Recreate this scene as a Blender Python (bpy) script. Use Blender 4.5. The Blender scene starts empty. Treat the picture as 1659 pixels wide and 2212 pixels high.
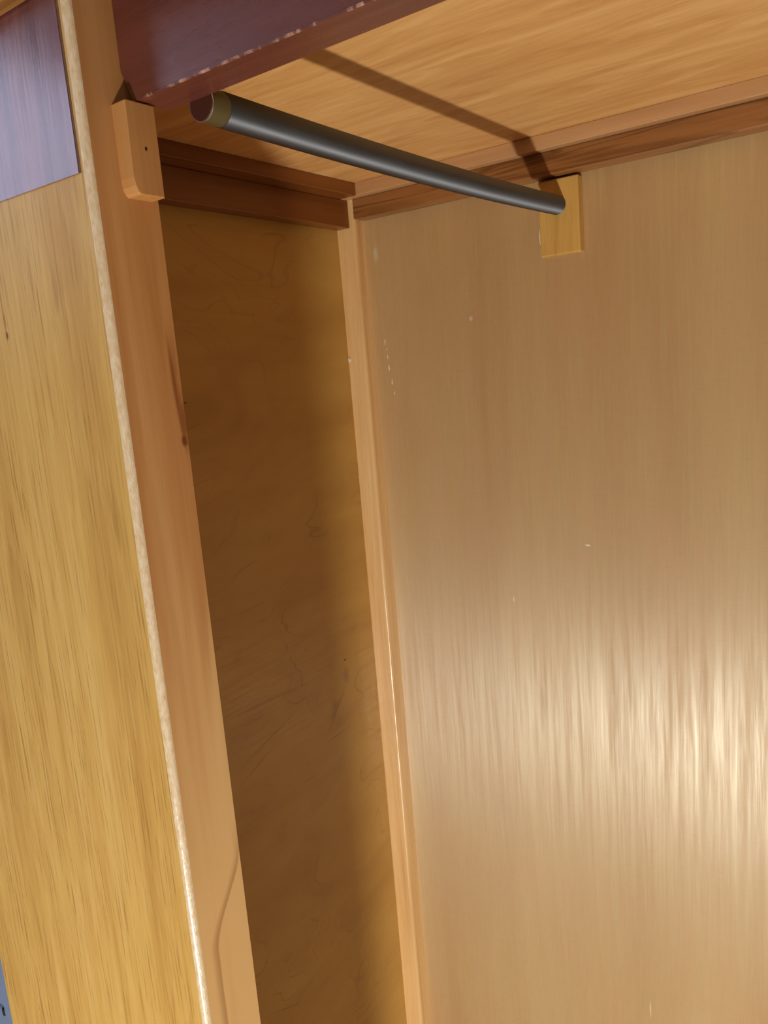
import bpy, bmesh, math
from mathutils import Matrix, Vector

scene = bpy.context.scene
COL = scene.collection
Z0 = 1.75            # height of the wardrobe's inner ceiling above the room floor

# ------------------------------------------------------------------ camera
CAM_LOC = (0.6985, -0.9187, Z0 - 0.2456)
cam = bpy.data.cameras.new('camera')
cam.sensor_fit = 'VERTICAL'
cam.sensor_height = 36.0
cam.lens = 1711.36 / 2212.0 * 36.0
cam.clip_start = 0.02
cam_ob = bpy.data.objects.new('camera', cam)
COL.objects.link(cam_ob)
cam_ob.matrix_world = (Matrix.Translation(CAM_LOC) @ Matrix.Rotation(math.radians(36.3835), 4, 'Z')
                       @ Matrix.Rotation(math.radians(79.9984), 4, 'X') @ Matrix.Rotation(math.radians(-4.7413), 4, 'Z'))
scene.camera = cam_ob

# ------------------------------------------------------------------ sky outside the room's window
world = bpy.data.worlds.new('sky')
scene.world = world
world.use_nodes = True
bg = world.node_tree.nodes['Background']
bg.inputs['Color'].default_value = (0.66, 0.72, 1.0, 1)
bg.inputs['Strength'].default_value = 4.3

# ------------------------------------------------------------------ work lamp standing low in the room, behind the photographer
lamp = bpy.data.lights.new('work_lamp_light', 'POINT')
lamp.energy = 107
lamp.color = (1.0, 0.96, 0.90)
lamp.shadow_soft_size = 0.05
lamp_ob = bpy.data.objects.new('work_lamp_light', lamp)
COL.objects.link(lamp_ob)
lamp_ob.location = (0.86, -1.58, Z0 - 1.50)

# daylight portal in the window opening (guides sampling only)
pl = bpy.data.lights.new('window_portal', 'AREA')
pl.shape = 'RECTANGLE'; pl.size = 1.9; pl.size_y = 0.65
pl.cycles.is_portal = True
po = bpy.data.objects.new('window_portal', pl)
COL.objects.link(po)
po.location = (-1.86, -1.85, 2.30)
po.rotation_euler = (0, math.radians(-90), 0)

scene.view_settings.view_transform = 'Standard'
scene.view_settings.look = 'None'
scene.view_settings.gamma = 1.0
scene.view_settings.use_curve_mapping = False
scene.view_settings.exposure = 0.0
scene.cycles.max_bounces = 8
scene.cycles.diffuse_bounces = 3
scene.cycles.use_denoising = True


# ------------------------------------------------------------------ materials
def srgb(r, g, b):
    f = lambda c: (c / 255 / 12.92) if c / 255 <= 0.04045 else ((c / 255 + 0.055) / 1.055) ** 2.4
    return (f(r), f(g), f(b), 1.0)


class NT:
    def __init__(self, name):
        self.m = bpy.data.materials.new(name)
        self.m.use_nodes = True
        self.t = self.m.node_tree
        self.b = self.t.nodes['Principled BSDF']
        self.pos = self.t.nodes.new('ShaderNodeNewGeometry').outputs['Position']

    def n(self, kind, **props):
        nd = self.t.nodes.new(kind)
        for k, v in props.items():
            setattr(nd, k, v)
        return nd

    def link(self, a, b):
        self.t.links.new(a, b)

    def sock(self, inp, v):
        if hasattr(v, 'is_output'):
            self.link(v, inp)
        else:
            inp.default_value = v

    def mapping(self, scale, loc=(0, 0, 0), rot=(0, 0, 0), src=None):
        mp = self.n('ShaderNodeMapping')
        mp.inputs['Scale'].default_value = scale
        mp.inputs['Location'].default_value = loc
        mp.inputs['Rotation'].default_value = rot
        self.link(src or self.pos, mp.inputs['Vector'])
        return mp.outputs[0]

    def noise(self, vec, scale=1.0, detail=3.0, rough=0.55, dist=0.0):
        nd = self.n('ShaderNodeTexNoise')
        self.link(vec, nd.inputs['Vector'])
        nd.inputs['Scale'].default_value = scale
        nd.inputs['Detail'].default_value = detail
        nd.inputs['Roughness'].default_value = rough
        nd.inputs['Distortion'].default_value = dist
        return nd.outputs['Fac']

    def math(self, op, a, b=0.0, c=0.0, clamp=False):
        nd = self.n('ShaderNodeMath', operation=op, use_clamp=clamp)
        self.sock(nd.inputs[0], a); self.sock(nd.inputs[1], b); self.sock(nd.inputs[2], c)
        return nd.outputs[0]

    def remap(self, v, a, b, c=0.0, d=1.0, smooth=False):
        nd = self.n('ShaderNodeMapRange')
        if smooth:
            nd.interpolation_type = 'SMOOTHSTEP'
        self.sock(nd.inputs['Value'], v)
        for k, x in zip(('From Min', 'From Max', 'To Min', 'To Max'), (a, b, c, d)):
            nd.inputs[k].default_value = x
        return nd.outputs[0]

    def ramp(self, v, stops):
        nd = self.n('ShaderNodeValToRGB')
        cr = nd.color_ramp
        while len(cr.elements) < len(stops):
            cr.elements.new(0.5)
        for e, (p, c) in zip(cr.elements, stops):
            e.position = p; e.color = c
        self.sock(nd.inputs[0], v)
        return nd.outputs[0]

    def mix(self, fac, a, b, mode='MIX'):
        nd = self.n('ShaderNodeMix', data_type='RGBA', blend_type=mode)
        self.sock(nd.inputs['Factor'], fac)
        self.sock(nd.inputs['A'], a); self.sock(nd.inputs['B'], b)
        return nd.outputs['Result']

    def spot(self, centre, radii, inner=0.5, wobble=0.0):
        """soft ellipsoid mask at a place on the piece (1 inside)"""
        v = self.mapping(tuple(1 / r for r in radii), tuple(-c / r for c, r in zip(centre, radii)))
        nd = self.n('ShaderNodeVectorMath', operation='LENGTH')
        self.link(v, nd.inputs[0])
        d = nd.outputs['Value']
        if wobble:
            d = self.math('ADD', d, self.math('MULTIPLY', self.math('SUBTRACT', self.noise(self.mapping((60, 60, 60)), 3.0), 0.5), wobble))
        return self.remap(d, inner, 1.0, 1.0, 0.0, smooth=True)

    def stroke(self, p0, p1, width, inner=0.2):
        """soft thin mark from p0 to p1 on a piece"""
        p0, p1 = Vector(p0), Vector(p1)
        d = p1 - p0
        v = self.n('ShaderNodeVectorMath', operation='SUBTRACT')
        self.link(self.pos, v.inputs[0]); v.inputs[1].default_value = (p0 + p1) / 2
        dot = self.n('ShaderNodeVectorMath', operation='DOT_PRODUCT')
        self.link(v.outputs[0], dot.inputs[0]); dot.inputs[1].default_value = d.normalized()
        u = dot.outputs['Value']
        ln = self.n('ShaderNodeVectorMath', operation='LENGTH')
        self.link(v.outputs[0], ln.inputs[0])
        perp2 = self.math('SUBTRACT', self.math('MULTIPLY', ln.outputs['Value'], ln.outputs['Value']), self.math('MULTIPLY', u, u))
        a = self.math('DIVIDE', u, d.length / 2)
        r = self.math('SQRT', self.math('ADD', self.math('MULTIPLY', a, a), self.math('DIVIDE', self.math('MAXIMUM', perp2, 0.0), width * width)))
        return self.remap(r, inner, 1.0, 1.0, 0.0, smooth=True)

    def bump(self, h, strength=0.2, dist=0.001):
        nd = self.n('ShaderNodeBump')
        nd.inputs['Strength'].default_value = strength
        nd.inputs['Distance'].default_value = dist
        self.link(h, nd.inputs['Height'])
        self.link(nd.outputs[0], self.b.inputs['Normal'])

    def set(self, **kw):
        for k, v in kw.items():
            self.sock(self.b.inputs[k.replace('_', ' ')], v)


def along(axis, s_along, s_across):
    return tuple(s_along if a == axis else s_across for a in 'xyz')


def wood(name, axis, dark, mid, light, broad=(1.2, 14), fibre=(10, 420), fibre_amt=0.25, broad_pos=(0.3, 0.5, 0.72),
         rough=0.4, rough_var=0.08, bump=0.12, spec=0.5, coat=0.0, off=(0, 0, 0), dist=0.4, extra=None, specks=(), gain=(1, 1, 1)):
    w = NT(name)
    a = w.noise(w.mapping(along(axis, *broad), off), 1.0, 4.0, 0.6, dist)
    col = w.ramp(a, [(broad_pos[0], dark), (broad_pos[1], mid), (broad_pos[2], light)])
    f = w.noise(w.mapping(along(axis, *fibre), off), 1.0, 3.0, 0.6)
    col = w.mix(w.remap(f, 0.5, 0.75, 0, fibre_amt), col, dark)
    col = w.mix(w.remap(f, 0.25, 0.48, fibre_amt * 0.7, 0), col, light)
    if extra:
        col = extra(w, col)
    for centre, radii, c, strength, inner, wob in specks:
        col = w.mix(w.math('MULTIPLY', w.spot(centre, radii, inner, wob), strength), col, c)
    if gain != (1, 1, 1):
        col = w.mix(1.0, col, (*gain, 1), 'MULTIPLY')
    w.link(col, w.b.inputs['Base Color'])
    w.set(Roughness=w.remap(f, 0.3, 0.7, rough - rough_var, rough + rough_var))
    w.b.inputs['Specular IOR Level'].default_value = spec
    if coat:
        w.b.inputs['Coat Weight'].default_value = coat
        w.b.inputs['Coat Roughness'].default_value = 0.25
    if bump:
        w.bump(f, bump)
    return w


def oak_pores(w, col):
    p = w.noise(w.mapping((520, 520, 15), (3, 1, 2)), 1.0, 2.5, 0.6, 0.12)
    q = w.noise(w.mapping((40, 40, 7), (7, 0, 0)), 1.0, 2.0)
    m = w.math('MULTIPLY', w.remap(p, 0.54, 0.65, 0, 1), w.remap(q, 0.30, 0.60, 0.20, 0.58))
    col = w.mix(m, col, srgb(138, 90, 40))
    ray = w.noise(w.mapping((150, 150, 22), (1, 4, 2)), 1.0, 2.0)
    return w.mix(w.remap(ray, 0.52, 0.70, 0, 0.2), col, srgb(228, 182, 110))


def ply_figure(w, col):
    # flowing, nearly level contour lines of rotary-cut veneer
    h = w.noise(w.mapping((4, 3.0, 7.5), (0.3, 0.15, 0.2)), 1.0, 2.5, 0.5, 0.9)
    line = w.math('PINGPONG', w.math('MULTIPLY', h, 13.0), 0.5)
    thin = w.remap(line, 0.0, 0.09, 1.0, 0.0, smooth=True)
    fade = w.noise(w.mapping((9, 9, 6)), 1.0, 2.0)
    col = w.mix(w.math('MULTIPLY', thin, w.remap(fade, 0.44, 0.66, 0.0, 0.36)), col, srgb(112, 56, 22))
    col = w.mix(w.remap(w.math('PINGPONG', w.math('MULTIPLY', h, 4.0), 0.5), 0.0, 0.5, 0.0, 0.22), col, srgb(222, 146, 80))
    for p0, p1, wd_, amt in (((-0.088, -0.672), (-0.1570, -0.7485), 0.0036, 0.30), ((-0.1560, -0.7480), (-0.085, -0.7420), 0.0034, 0.26),
                             ((-0.112, -0.694), (-0.142, -0.722), 0.0065, 0.26), ((-0.335, -0.640), (-0.165, -0.648), 0.0032, 0.28),
                             ((-0.330, -0.715), (-0.185, -0.672), 0.0032, 0.25), ((-0.325, -0.735), (-0.235, -0.700), 0.0030, 0.22)):
        col = w.mix(w.math('MULTIPLY', w.stroke((0, p0[0], Z0 + p0[1]), (0, p1[0], Z0 + p1[1]), wd_), amt), col, srgb(112, 50, 14))
    return col


def sap_and_painted_light(w, col):
    """dark growth line leaving the back edge near the bottom, sap tongues with lamp light painted in, paler downwards"""
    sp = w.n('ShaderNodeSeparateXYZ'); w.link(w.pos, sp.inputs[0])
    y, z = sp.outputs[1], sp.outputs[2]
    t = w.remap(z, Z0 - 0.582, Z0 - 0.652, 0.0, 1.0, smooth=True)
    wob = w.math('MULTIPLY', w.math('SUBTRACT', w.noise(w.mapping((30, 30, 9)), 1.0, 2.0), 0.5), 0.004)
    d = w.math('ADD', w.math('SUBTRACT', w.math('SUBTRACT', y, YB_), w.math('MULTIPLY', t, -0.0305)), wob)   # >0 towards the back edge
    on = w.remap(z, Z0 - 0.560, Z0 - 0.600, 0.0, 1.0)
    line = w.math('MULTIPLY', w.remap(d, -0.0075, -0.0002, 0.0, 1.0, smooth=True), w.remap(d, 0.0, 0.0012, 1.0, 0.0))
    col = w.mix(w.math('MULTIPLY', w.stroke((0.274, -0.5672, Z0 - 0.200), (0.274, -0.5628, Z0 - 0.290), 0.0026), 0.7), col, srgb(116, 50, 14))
    # sap tongues, plus lamp light painted into the colour towards the bottom
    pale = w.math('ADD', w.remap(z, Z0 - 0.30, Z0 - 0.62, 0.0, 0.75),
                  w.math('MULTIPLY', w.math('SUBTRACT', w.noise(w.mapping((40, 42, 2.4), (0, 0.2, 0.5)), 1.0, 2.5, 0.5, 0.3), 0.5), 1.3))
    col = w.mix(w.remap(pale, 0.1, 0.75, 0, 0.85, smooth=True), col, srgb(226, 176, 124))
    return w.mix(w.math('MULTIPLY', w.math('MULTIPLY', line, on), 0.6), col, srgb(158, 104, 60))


YB_ = -0.5597


def rail_figure(w, col):
    # dark heartwood lines rising into a pale sapwood wedge towards the far end of the rail
    h = w.noise(w.mapping((2.6, 30, 55), (0.0, 0, 0.25)), 1.0, 2.5, 0.55, 0.6)
    line = w.math('PINGPONG', w.math('MULTIPLY', h, 4.0), 0.5)
    return w.mix(w.remap(line, 0.0, 0.16, 0.55, 0.0, smooth=True), col, srgb(96, 50, 20))


def back_figure(w, col):
    s_ = w.noise(w.mapping((110, 10, 3.6), (1.3, 0, 0.6)), 1.0, 4.0, 0.7, 0.25)
    w.streak = s_
    col = w.mix(w.remap(s_, 0.50, 0.72, 0, 0.26), col, srgb(214, 172, 98))
    blot_ = w.noise(w.mapping((5, 5, 4), (2, 0, 1)), 1.0, 3.0)
    col = w.mix(w.remap(blot_, 0.48, 0.70, 0, 0.35), col, srgb(196, 128, 84))
    cross = w.noise(w.mapping((60, 10, 420), (0, 0, 0), (0, math.radians(-14), 0)), 1.0, 2.0)
    return w.mix(w.remap(cross, 0.55, 0.72, 0, 0.12), col, srgb(150, 98, 58))


PALE = srgb(236, 208, 176)
INK = srgb(28, 16, 10)

M = {}
w = wood('honey_plywood_back', 'z', srgb(184, 126, 79), srgb(194, 138, 90), srgb(202, 147, 98), broad=(0.9, 7), fibre=(14, 480),
         fibre_amt=0.26, rough=0.46, rough_var=0.07, bump=0.16, spec=1.0, gain=(0.93, 1.25, 1.34), extra=back_figure, specks=[
    ((0.3308, 0, Z0 - 0.4776), (0.0050, 0.01, 0.0016), PALE, 0.8, 0.3, 0.8),
    ((0.2246, 0, Z0 - 0.5586), (0.0012, 0.01, 0.0050), PALE, 0.7, 0.3, 0.8),
    ((0.3934, 0, Z0 - 1.1087), (0.0014, 0.01, 0.016), PALE, 0.5, 0.3, 0.6),
    ((0.0440, 0, Z0 - 0.0872), (0.006, 0.01, 0.013), PALE, 0.28, 0.2, 0.8),
    ((0.1853, 0, Z0 - 0.1874), (0.004, 0.01, 0.004), PALE, 0.4, 0.2, 0.8)])
w.b.inputs['Anisotropic'].default_value = 0.88
w.b.inputs['IOR'].default_value = 1.85
w.b.inputs['Specular Tint'].default_value = (1.0, 1.0, 0.86, 1)
w.link(w.remap(w.streak, 0.34, 0.66, 0.60, 0.42), w.b.inputs['Roughness'])
w.link(w.remap(w.streak, 0.36, 0.64, 0.60, 1.0), w.b.inputs['Specular IOR Level'])
tv = w.n('ShaderNodeCombineXYZ'); tv.inputs[0].default_value = 1.0
w.link(tv.outputs[0], w.b.inputs['Tangent'])
M['back'] = w.m
M['side'] = wood('figured_plywood_side', 'y', srgb(182, 110, 54), srgb(196, 124, 64), srgb(206, 136, 76), broad=(2.2, 9), fibre=(12, 300),
                 fibre_amt=0.10, rough=0.36, bump=0.04, gain=(0.80, 1.20, 0.95), extra=ply_figure, specks=[
    ((0, -0.0939, Z0 - 0.6445), (0.01, 0.0034, 0.0016), INK, 0.9, 0.5, 0.3),
    ((0, -0.0945, Z0 - 0.668), (0.01, 0.010, 0.018), srgb(150, 92, 72), 0.55, 0.1, 1.2),
    ((0, -0.1250, Z0 - 0.700), (0.01, 0.012, 0.012), srgb(140, 84, 62), 0.4, 0.1, 1.2),
    ((0, -0.3253, Z0 - 0.2614), (0.01, 0.003, 0.0016), INK, 0.7, 0.5, 0.2)]).m
M['top'] = wood('beech_plywood_top', 'x', srgb(190, 125, 66), srgb(206, 144, 80), srgb(220, 162, 98), broad=(7, 42), fibre=(24, 330),
                fibre_amt=0.28, rough=0.46, bump=0.10, spec=0.5, gain=(1.12, 1.36, 1.58), dist=0.9).m
M['batten_x'] = wood('pale_wood_cross', 'x', srgb(176, 116, 68), srgb(190, 128, 78), srgb(200, 140, 90), broad=(3.0, 60), fibre=(10, 320),
                    fibre_amt=0.2, rough=0.40, off=(3, 1, 0), gain=(1.04, 1.35, 1.65)).m
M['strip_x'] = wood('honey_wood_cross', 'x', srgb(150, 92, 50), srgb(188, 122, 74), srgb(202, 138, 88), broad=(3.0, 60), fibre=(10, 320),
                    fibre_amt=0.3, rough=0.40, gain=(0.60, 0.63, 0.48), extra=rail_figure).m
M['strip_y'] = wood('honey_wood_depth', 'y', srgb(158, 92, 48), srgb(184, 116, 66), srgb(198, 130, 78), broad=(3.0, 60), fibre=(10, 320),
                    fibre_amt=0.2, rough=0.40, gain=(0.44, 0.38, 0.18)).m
M['post'] = wood('honey_wood_post', 'z', srgb(196, 134, 76), srgb(212, 154, 92), srgb(222, 170, 110), broad=(2.2, 50), fibre=(10, 360),
                 fibre_amt=0.25, rough=0.27, rough_var=0.06, bump=0.35, off=(2, 5, 1), spec=1.0, gain=(1.12, 1.42, 1.75)).m
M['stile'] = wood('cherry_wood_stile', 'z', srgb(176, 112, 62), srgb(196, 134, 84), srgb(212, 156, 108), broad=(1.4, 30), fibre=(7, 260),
                  fibre_amt=0.22, rough=0.42, bump=0.05, off=(4, 2, 0.2), gain=(0.95, 1.05, 0.9), extra=sap_and_painted_light, specks=[
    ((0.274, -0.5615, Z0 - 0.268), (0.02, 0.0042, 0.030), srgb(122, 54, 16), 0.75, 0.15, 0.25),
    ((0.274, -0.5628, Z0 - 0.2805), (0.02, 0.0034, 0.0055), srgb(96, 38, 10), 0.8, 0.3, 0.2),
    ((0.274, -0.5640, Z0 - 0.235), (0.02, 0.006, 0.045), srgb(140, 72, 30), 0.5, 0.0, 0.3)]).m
M['oak'] = wood('golden_oak_veneer', 'z', srgb(188, 136, 66), srgb(206, 156, 80), srgb(218, 172, 98), broad=(1.6, 40), fibre=(8, 300),
                fibre_amt=0.25, rough=0.46, bump=0.12, spec=0.22, gain=(0.96, 1.05, 1.12), extra=oak_pores, specks=[
    ((0.1572, -0.609, Z0 - 0.1994), (0.0022, 0.01, 0.0042), srgb(86, 50, 20), 0.85, 0.4, 0.5),
    ((0.1572, -0.609, Z0 - 0.1900), (0.0014, 0.01, 0.010), srgb(120, 76, 34), 0.6, 0.2, 0.5)]).m
M['mahogany'] = wood('mahogany_stain', 'x', srgb(84, 44, 34), srgb(104, 56, 44), srgb(118, 66, 54), broad=(2, 30), fibre=(20, 260),
                     fibre_amt=0.2, rough=0.28, rough_var=0.05, bump=0.06, spec=0.6, gain=(0.92, 0.86, 0.85)).m
M['frieze'] = wood('mahogany_stain_upright', 'z', srgb(84, 48, 42), srgb(104, 62, 56), srgb(122, 78, 72), broad=(3, 60), fibre=(14, 420),
                   fibre_amt=0.5, rough=0.20, rough_var=0.05, bump=0.10, spec=0.75, gain=(1.1, 1.0, 1.0)).m
M['block'] = wood('yellow_pine_block', 'z', srgb(178, 122, 56), srgb(196, 140, 68), srgb(206, 150, 80), broad=(6, 60), fibre=(10, 300),
                  fibre_amt=0.18, rough=0.42, bump=0.05, gain=(1.1, 1.36, 1.5)).m
M['cornice'] = wood('brown_cornice_wood', 'x', srgb(140, 92, 42), srgb(164, 112, 58), srgb(180, 128, 72), broad=(2, 60), rough=0.4).m


def worn(name, base, pale, scale, lo, hi, rough, spec=0.5):
    w = NT(name)
    a = w.noise(w.mapping(scale), 1.0, 4.0, 0.65)
    w.link(w.mix(w.remap(a, lo, hi, 0, 1), base, pale), w.b.inputs['Base Color'])
    w.b.inputs['Roughness'].default_value = rough
    w.b.inputs['Specular IOR Level'].default_value = spec
    w.bump(a, 0.25)
    return w.m


M['edge'] = worn('worn_edge_banding', srgb(206, 172, 126), srgb(226, 206, 172), (420, 420, 170), 0.30, 0.66, 0.22, 0.6)
M['chips'] = worn('chipped_mahogany_arris', srgb(104, 56, 44), srgb(200, 150, 124), (160, 60, 60), 0.52, 0.66, 0.35)
M['glue'] = worn('dried_glue', srgb(210, 190, 164), srgb(232, 220, 200), (300, 300, 120), 0.4, 0.6, 0.4)
w = NT('brown_seam'); w.set(Base_Color=srgb(104, 78, 54), Roughness=0.7); M['groove'] = w.m
w = NT('brown_end_shade'); w.set(Base_Color=srgb(66, 26, 12), Roughness=0.6); M['end_shade'] = w.m
w = NT('dark_gap'); w.set(Base_Color=srgb(22, 14, 10), Roughness=0.8); M['hole'] = w.m

w = NT('black_rod_enamel')                       # drawn tube: fine scratches run around it, so light smears along its length
a = w.noise(w.mapping((160, 22, 160)), 1.0, 4.0, 0.6)
w.link(w.ramp(a, [(0.35, srgb(26, 23, 19)), (0.7, srgb(40, 37, 33))]), w.b.inputs['Base Color'])
w.set(Roughness=w.remap(a, 0.3, 0.7, 0.62, 0.70), IOR=1.88)
w.b.inputs['Specular Tint'].default_value = (0.86, 0.93, 1.0, 1)
w.b.inputs['Specular IOR Level'].default_value = 1.0
w.b.inputs['Anisotropic'].default_value = 0.92
tv = w.n('ShaderNodeCombineXYZ'); tv.inputs[1].default_value = 1.0
w.link(tv.outputs[0], w.b.inputs['Tangent'])
M['rod'] = w.m
w = NT('aged_brass'); w.set(Base_Color=srgb(98, 86, 52), Roughness=0.5, Metallic=0.4); M['brass'] = w.m
w = NT('chrome'); w.set(Base_Color=srgb(214, 214, 212), Roughness=0.32, Metallic=1.0); M['chrome'] = w.m


def paint(name, c, rough=0.55):
    w = NT(name)
    a = w.noise(w.mapping((9, 9, 9)), 1.0, 4.0)
    w.link(w.mix(w.remap(a, 0.3, 0.7, 0, 0.12), c, (c[0] * 0.8, c[1] * 0.8, c[2] * 0.8, 1)), w.b.inputs['Base Color'])
    w.b.inputs['Roughness'].default_value = rough
    return w.m


M['wall'] = paint('pale_wall_paint', srgb(150, 150, 152))
M['ceil'] = paint('white_ceiling_paint', srgb(215, 216, 220))
M['trim'] = paint('blue_grey_gloss_paint', srgb(120, 134, 160), 0.35)
M['floor'] = wood('brown_floorboards', 'x', srgb(46, 34, 25), srgb(58, 43, 32), srgb(68, 52, 40), broad=(1, 9), rough=0.5).m
w = NT('window_glass')
w.set(Base_Color=(1, 1, 1, 1), Roughness=0.0, IOR=1.0); w.b.inputs['Transmission Weight'].default_value = 1.0
M['glass'] = w.m
w = NT('lamp_black'); w.set(Base_Color=srgb(30, 30, 32), Roughness=0.5); M['lampblack'] = w.m


# ------------------------------------------------------------------ mesh helpers
def finish(name, bm, mat, parent=None, smooth=False, **props):
    bmesh.ops.recalc_face_normals(bm, faces=bm.faces)
    me = bpy.data.meshes.new(name)
    lo = Vector([min(v.co[i] for v in bm.verts) for i in range(3)])
    hi = Vector([max(v.co[i] for v in bm.verts) for i in range(3)])
    c = (lo + hi) / 2
    bmesh.ops.translate(bm, verts=bm.verts, vec=-c)
    bm.to_mesh(me); bm.free()
    me.materials.append(M[mat])
    if smooth:
        for p in me.polygons:
            p.use_smooth = True
    o = bpy.data.objects.new(name, me)
    COL.objects.link(o)
    o.location = c
    if parent is not None:
        o.parent = parent
        o.location = c - world_loc(parent)
    for k, v in props.items():
        o[k] = v
    return o


def world_loc(o):
    p = Vector(o.location)
    while o.parent is not None:
        o = o.parent
        p += Vector(o.location)
    return p


def box_bm(x, y, z, bevel=0.0, seg=2, bm=None):
    bm = bm or bmesh.new()
    r = bmesh.ops.create_cube(bm, size=1.0)
    for v in r['verts']:
        v.co = Vector(((x[0] + x[1]) / 2 + v.co.x * (x[1] - x[0]), (y[0] + y[1]) / 2 + v.co.y * (y[1] - y[0]),
                       (z[0] + z[1]) / 2 + v.co.z * (z[1] - z[0])))
    if bevel:
        es = [e for e in bm.edges if all(v in r['verts'] for v in e.verts)]
        bmesh.ops.bevel(bm, geom=es, offset=bevel, segments=seg, affect='EDGES', profile=0.5)
    return bm


def box(name, x, y, z, mat, parent=None, bevel=0.0, seg=2, **props):
    """x, y are ranges in metres, z a range measured from the wardrobe's inner ceiling"""
    return finish(name, box_bm(x, y, (z[0] + Z0, z[1] + Z0), bevel, seg), mat, parent, **props)


def prism(name, pts, axis, a, b, mat, parent=None, bevel=None, smooth=False, **props):
    """closed 2-D outline swept along x, y or z from a to b (z measured from the inner ceiling)"""
    bm = bmesh.new()

    def at(p, t):
        if axis == 'x':
            return (t, p[0], p[1] + Z0)
        if axis == 'y':
            return (p[0], t, p[1] + Z0)
        return (p[0], p[1], t + Z0)
    v0 = [bm.verts.new(at(p, a)) for p in pts]
    v1 = [bm.verts.new(at(p, b)) for p in pts]
    n = len(pts)
    bm.faces.new(v0); bm.faces.new(v1)
    for i in range(n):
        bm.faces.new((v0[i], v0[(i + 1) % n], v1[(i + 1) % n], v1[i]))
    return finish(name, bm, mat, parent, smooth, **props)


def arc(cx, cy, r, a0, a1, n=6):
    return [(cx + r * math.cos(math.radians(a0 + (a1 - a0) * i / n)), cy + r * math.sin(math.radians(a0 + (a1 - a0) * i / n))) for i in range(n + 1)]


def tube(name, path, radii, mat, parent=None, seg=32, **props):
    """lathe/sweep around an almost straight path in y"""
    bm = bmesh.new()
    rings = []
    for (x, y, z), r in zip(path, radii):
        rings.append([bm.verts.new((x + r * math.cos(2 * math.pi * k / seg), y, z + Z0 + r * math.sin(2 * math.pi * k / seg))) for k in range(seg)])
    for r0, r1 in zip(rings, rings[1:]):
        for k in range(seg):
            bm.faces.new((r0[k], r0[(k + 1) % seg], r1[(k + 1) % seg], r1[k]))
    bm.faces.new(rings[0]); bm.faces.new(rings[-1])
    o = finish(name, bm, mat, parent, True, **props)
    m = o.modifiers.new('sharp_ends', 'EDGE_SPLIT'); m.split_angle = math.radians(40)
    return o


def thing(name, label, cat, loc, group=None):
    o = bpy.data.objects.new(name, None)
    o.empty_display_size = 0.05
    COL.objects.link(o)
    o.location = loc
    o['label'] = label; o['category'] = cat
    if group:
        o['group'] = group
    return o


# ------------------------------------------------------------------ the room
RX0, RX1, RY0, RY1, RH = -1.8, 2.3, -3.4, 0.06, 2.8
F = -Z0                                      # floor level measured from the inner ceiling
H = RH - Z0
T = 0.10
ST = dict(kind='structure')
box('floor', (RX0 - T, RX1 + T), (RY0 - T, RY1 + T), (F - 0.08, F), 'floor', **ST)
box('ceiling', (RX0 - T, RX1 + T), (RY0 - T, RY1 + T), (H, H + 0.08), 'ceil', **ST)
box('wall_back', (RX0 - T, RX1 + T), (RY1, RY1 + T), (F, H), 'wall', **ST)
box('wall_right', (RX1, RX1 + T), (RY0, RY1), (F, H), 'wall', **ST)
box('wall_front', (RX0 - T, RX1 + T), (RY0 - T, RY0), (F, H), 'wall', **ST)
WY, WZ = (-2.80, -0.90), (1.95 - Z0, 2.66 - Z0)
bm = bmesh.new()
for y, z in (((RY0, WY[0]), (F, H)), ((WY[1], RY1), (F, H)), (WY, (F, WZ[0])), (WY, (WZ[1], H))):
    box_bm((RX0 - T, RX0), y, (z[0] + Z0, z[1] + Z0), bm=bm)
finish('wall_left', bm, 'wall', **ST)
win = finish('window_1', box_bm((RX0 - 0.075, RX0 - 0.025), WY, (WZ[0] + Z0, WZ[0] + 0.05 + Z0)), 'ceil', **ST)
for nm, y, z in (('frame_bar', WY, (WZ[1] - 0.05, WZ[1])), ('frame_bar', (WY[0], WY[0] + 0.05), (WZ[0] + 0.05, WZ[1] - 0.05)),
                 ('frame_bar', (WY[1] - 0.05, WY[1]), (WZ[0] + 0.05, WZ[1] - 0.05)),
                 ('frame_bar', (-1.875, -1.825), (WZ[0] + 0.05, WZ[1] - 0.05))):
    box(nm, (RX0 - 0.075, RX0 - 0.025), y, z, 'ceil', win)
for y in ((WY[0] + 0.05, -1.875), (-1.825, WY[1] - 0.05)):
    box('pane', (RX0 - 0.052, RX0 - 0.048), y, (WZ[0] + 0.05, WZ[1] - 0.05), 'glass', win)

# painted partition that the wardrobe is built against, left of its oak front
tr = box('trim_1', (-0.0615, -0.0325), (-0.602, -0.575), (F, H), 'trim', bevel=0.002, **ST)
pt = box('wall_far', (RX0, -0.0325), (-0.575, RY1), (F, H), 'wall', **ST)
box('panel', (-0.45, -0.0645), (-0.598, -0.575), (-0.851, H - 0.02), 'trim', pt, bevel=0.003, label='upper blue-grey painted panel')
box('panel', (-0.45, -0.0645), (-0.598, -0.575), (F + 0.02, -0.8545), 'trim', pt, bevel=0.003, label='lower blue-grey painted panel')
box('catch', (-0.0700, -0.0650), (-0.6005, -0.597), (-0.8575, -0.8495), 'hole', pt, bevel=0.001, label='small dark catch at the panel joint')

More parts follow.
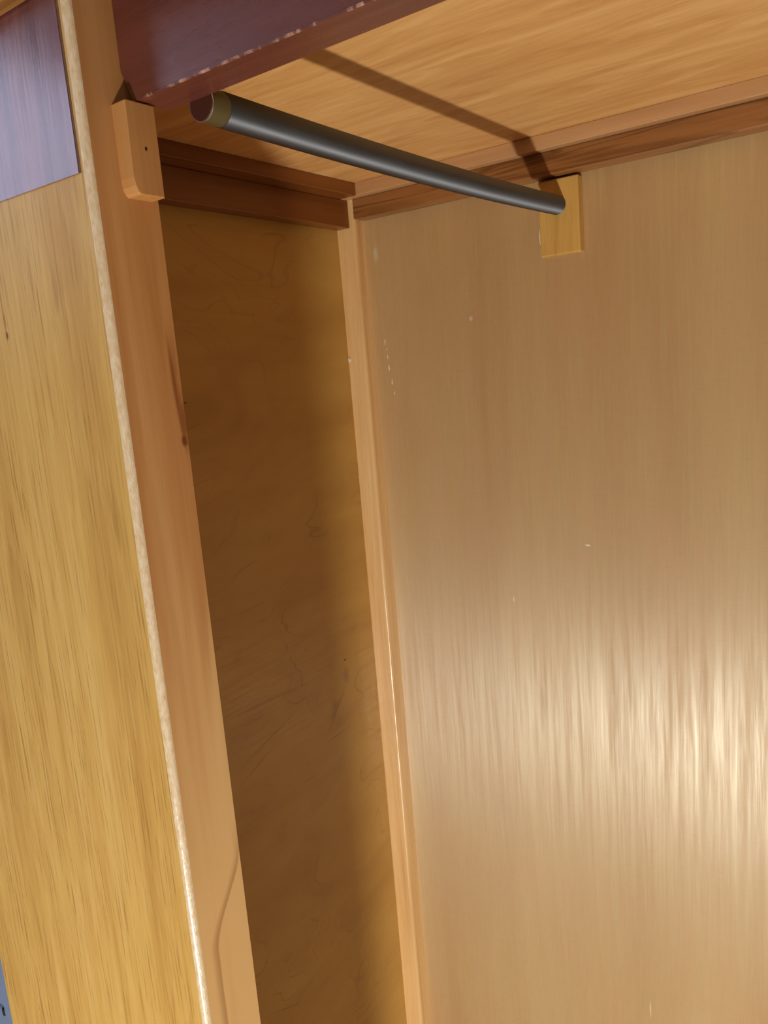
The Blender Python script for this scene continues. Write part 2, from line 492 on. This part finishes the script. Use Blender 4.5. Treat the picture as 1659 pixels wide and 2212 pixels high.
# ------------------------------------------------------------------ the wardrobe
XR = 1.15                                    # inner face of the far (right) side, outside the photograph
wd = thing('wardrobe', 'open honey-coloured wooden wardrobe with a golden oak front and dark mahogany top rail',
           'wardrobe', (0.56, -0.28, 0.0))
BOT = F + 0.09
box('back_panel', (-0.018, XR + 0.018), (0.0, 0.008), (F, 0.012), 'back', wd, label='tall honey plywood back with fine upright grain and a sheen')
box('side_panel', (-0.018, 0.0), (-0.5597, 0.0), (F, 0.012), 'side', wd, label='shaded left side of swirling figured plywood')
box('side_panel', (XR, XR + 0.018), (-0.5597, 0.0), (F, 0.012), 'mahogany', wd)
box('top_panel', (0.0, XR), (-0.5499, 0.0), (0.0, 0.012), 'top', wd, label='light beech plywood underside of the top')
box('floor_panel', (0.0, XR), (-0.5597, 0.0), (BOT - 0.018, BOT), 'mahogany', wd)
# upper battens right under the top, and the deeper rails below them
b1, b2 = 0.0384, 0.0471
box('batten', (0.0, b2), (-0.5499, -b1), (-0.0159, 0.0), 'strip_y', wd, bevel=0.0008, label='thin batten under the top along the left side')
box('batten', (0.0, XR), (-b1, 0.0), (-0.0159, 0.0), 'batten_x', wd, bevel=0.0008, label='thin batten under the top along the back')
box('support_rail', (0.0, 0.0216), (-0.5597, -0.0244), (-0.0513, -0.0159), 'strip_y', wd, bevel=0.0010, label='shaded rail along the left side, ending at the corner post')
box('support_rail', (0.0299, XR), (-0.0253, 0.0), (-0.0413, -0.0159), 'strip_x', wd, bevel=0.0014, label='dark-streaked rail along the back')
# square corner post with an eased, shiny front arris
pr = 0.0046
post = prism('corner_post', [(0, 0), (0, -0.0244)] + arc(0.0299 - pr, -0.0244 + pr, pr, -90, 0, 6) + [(0.0299, 0)], 'z', BOT, -0.0159, 'post', wd,
             label='narrow light post in the back left corner with a shiny edge')
# glue blots along the post
def blot(name, c, rx, ry, rz, parent, mat='glue', seed=0, **props):
    bm = bmesh.new()
    bmesh.ops.create_icosphere(bm, subdivisions=2, radius=1.0)
    for i, v in enumerate(bm.verts):
        k = 1 + 0.22 * math.sin(3.1 * v.co.x + seed) * math.cos(4.3 * v.co.z - seed)
        v.co = Vector((c[0] + v.co.x * rx * k, c[1] + v.co.y * ry, c[2] + Z0 + v.co.z * rz * k))
    return finish(name, bm, mat, parent, True, **props)


for i, (x, z, rx, rz) in enumerate(((0.0475, -0.205, 0.0010, 0.0050), (0.0500, -0.2250, 0.0009, 0.0035), (0.0510, -0.2400, 0.0012, 0.0045),
                                    (0.0545, -0.2600, 0.0014, 0.0040), (0.0490, -0.215, 0.0006, 0.0020), (0.0570, -0.2760, 0.0008, 0.0022))):
    blot('glue_drip', (x, 0.0001, z), rx, 0.0004, rz, wd, seed=i)
blot('glue_drip', (0.0016, -0.0247, -0.225), 0.0030, 0.0006, 0.0035, wd, seed=9)

# oak-faced front stile
SX, YF, YB = 0.2740, -0.6093, -0.5597
XL = -0.0300
er = 0.0045
top = 0.07
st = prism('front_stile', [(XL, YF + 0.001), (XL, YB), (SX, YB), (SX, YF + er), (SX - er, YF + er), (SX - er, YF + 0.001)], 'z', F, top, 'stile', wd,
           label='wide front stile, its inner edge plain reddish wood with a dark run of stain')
box('oak_face', (XL, SX - er), (YF, YF + 0.001), (F, top), 'oak', st, label='golden oak veneer with dark pore lines')
prism('edge_band', [(SX - er, YF + er), (SX - er, YF)] + arc(SX - er, YF + er, er, -90, 0, 6)[1:], 'z', F, top, 'edge', st, smooth=False,
      label='pale worn rounded edge')
box('frieze_veneer', (XL, 0.2655), (YF - 0.0008, YF), (-0.1138, top), 'frieze', st, label='purplish mahogany-stained band across the top of the oak')
box('frieze_groove', (0.2655, 0.2672), (YF - 0.0003, YF), (-0.1138, top), 'groove', st, label='dark seam beside the stained band')
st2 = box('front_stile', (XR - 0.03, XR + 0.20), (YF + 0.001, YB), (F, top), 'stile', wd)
box('oak_face', (XR - 0.03, XR + 0.20), (YF, YF + 0.001), (F, top), 'oak', st2)

# mahogany rail across the opening, its lower left corner chipped off
RF, RB, RZ = -0.5767, -0.5500, -0.0713
ra = 0.0012
rail = prism('front_rail', [(SX + 0.0006, top), (SX + 0.0006, -0.052), (SX + 0.0035, -0.0585), (SX + 0.0090, RZ + 0.0003), (SX + 0.0110, RZ), (XR - 0.03, RZ), (XR - 0.03, top)],
             'y', RF, RB, 'mahogany', wd, label='dark mahogany rail across the top of the opening, lower corner chipped')
prism('worn_arris', [(RF - 0.0002, RZ + 0.0011), (RF - 0.0002, RZ - 0.0002), (RF + 0.0009, RZ - 0.0002), (RF + 0.0009, RZ + 0.0004), (RF + 0.0003, RZ + 0.0011)], 'x', SX + 0.017, XR - 0.03, 'chips', rail,
      label='lower front edge with pale chips')
# cornice above the frieze
prism('cornice', [(YF, -0.0085), (YF - 0.0022, -0.0085), (YF - 0.0022, -0.0115), (YF - 0.0055, -0.0115), (YF - 0.0055, -0.0070), (YF - 0.0085, -0.0070),
                  (YF - 0.0095, -0.0100), (YF - 0.022, -0.006), (YF - 0.034, 0.004), (YF - 0.040, 0.025), (YF - 0.040, 0.055), (YF - 0.046, 0.060), (YF - 0.046, 0.075), (YF, 0.075)],
      'x', XL - 0.02, XR + 0.20, 'cornice', wd, label='stepped brown cornice moulding along the top of the front')

# block that carries the rail, on the stile's inner edge
BX, BY0, BY1, BZ0, BZ1 = SX + 0.0127, -0.5866, -0.5644, -0.0722, -0.1266
bm = bmesh.new()
c = 0.0035
prof = [(BY0, BZ0 - 0.001), (BY0 + 0.001, BZ0), (BY1, BZ0), (BY1, BZ1), (BY0 + 0.004, BZ1)] + \
       [(BY0 + 0.004 - 0.004 * math.sin(math.radians(t)), BZ1 + 0.010 - 0.010 * math.cos(math.radians(t))) for t in (30, 60, 90)]
va = [bm.verts.new((SX, y, z + Z0)) for y, z in prof]
vb = [bm.verts.new((BX, y, z + Z0)) for y, z in prof]
bm.faces.new(va); fb = bm.faces.new(vb)
for i in range(len(prof)):
    bm.faces.new((va[i], va[(i + 1) % len(prof)], vb[(i + 1) % len(prof)], vb[i]))
bmesh.ops.bevel(bm, geom=list(fb.edges), offset=0.0007, segments=2, affect='EDGES', profile=0.5)
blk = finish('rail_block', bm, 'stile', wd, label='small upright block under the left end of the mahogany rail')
blot('nail_hole', (BX, -0.5748, -0.099), 0.0004, 0.0009, 0.0013, blk, 'hole')

# block on the back that carries the rod
rb = box('rod_block', (0.2913, 0.3404), (-0.0135, 0.0), (-0.1284, -0.0444), 'block', wd, bevel=0.0016, seg=3, label='yellow wooden block on the back holding the rod')
for i, (x, z, rx, rz) in enumerate(((0.2885, -0.0900, 0.0030, 0.0160), (0.2890, -0.1130, 0.0032, 0.0140), (0.2875, -0.1010, 0.0034, 0.0130))):
    blot('glue_smear', (x, -0.0008, z), rx, 0.0024, rz, rb, seed=i)

# ------------------------------------------------------------------ the hanging rod
rod = thing('hanging_rod', 'dark metal hanging rod running from behind the mahogany rail to the yellow block', 'clothes rod', (0.314, -0.28, Z0 - 0.0765))
RR = 0.0107
N = 16
y0, y1 = -0.0135, -0.5340
path = []
for i in range(N + 1):
    t = i / N
    path.append((0.3142 - 0.0014 * t, y0 + (y1 - y0) * t, -0.0733 - 0.0012 * t - 0.0032 * 4 * t * (1 - t)))
tube('tube', [path[0]] + path, [RR - 0.0008] + [RR] * (N + 1), 'rod', rod)
xe, ze = path[-1][0], path[-1][2]
tube('ferrule', [(xe, -0.5340, ze), (xe, -0.5340, ze), (xe, -0.5440, ze), (xe, -0.5482, ze)], [0.0090, 0.0104, 0.0100, 0.0092], 'brass', rod, label='short brass collar at the front end')
tube('flange', [(xe, -0.5482, ze), (xe, -0.5484, ze), (xe, -0.5490, ze), (xe, -0.5495, ze)], [0.0092, 0.0100, 0.0106, 0.0106], 'chrome', rod, label='chrome rim against the back of the mahogany rail')
tube('end_shade_disc', [(xe, -0.5492, ze), (xe, -0.5492, ze), (xe, -0.5499, ze), (xe, -0.5499, ze)], [0.0080, 0.0096, 0.0096, 0.0090], 'end_shade', rod, label='dark brown disc over the rod end, its shade painted in')  # added disc, shadow on the rod end put into its brown colour

# ------------------------------------------------------------------ the lamp's stand (outside the photograph, under its light)
lm = thing('work_lamp', 'small black work lamp standing on the floor behind the camera', 'lamp', (0.86, -1.58, 0.0))
bm = bmesh.new()
bmesh.ops.create_cone(bm, cap_ends=True, segments=24, radius1=0.07, radius2=0.05, depth=0.03, matrix=Matrix.Translation((0.86, -1.58, 0.015)))
finish('base', bm, 'lampblack', lm)
bm = bmesh.new()
bmesh.ops.create_cone(bm, cap_ends=True, segments=16, radius1=0.012, radius2=0.012, depth=0.15, matrix=Matrix.Translation((0.86, -1.58, 0.105)))
finish('stem', bm, 'lampblack', lm)
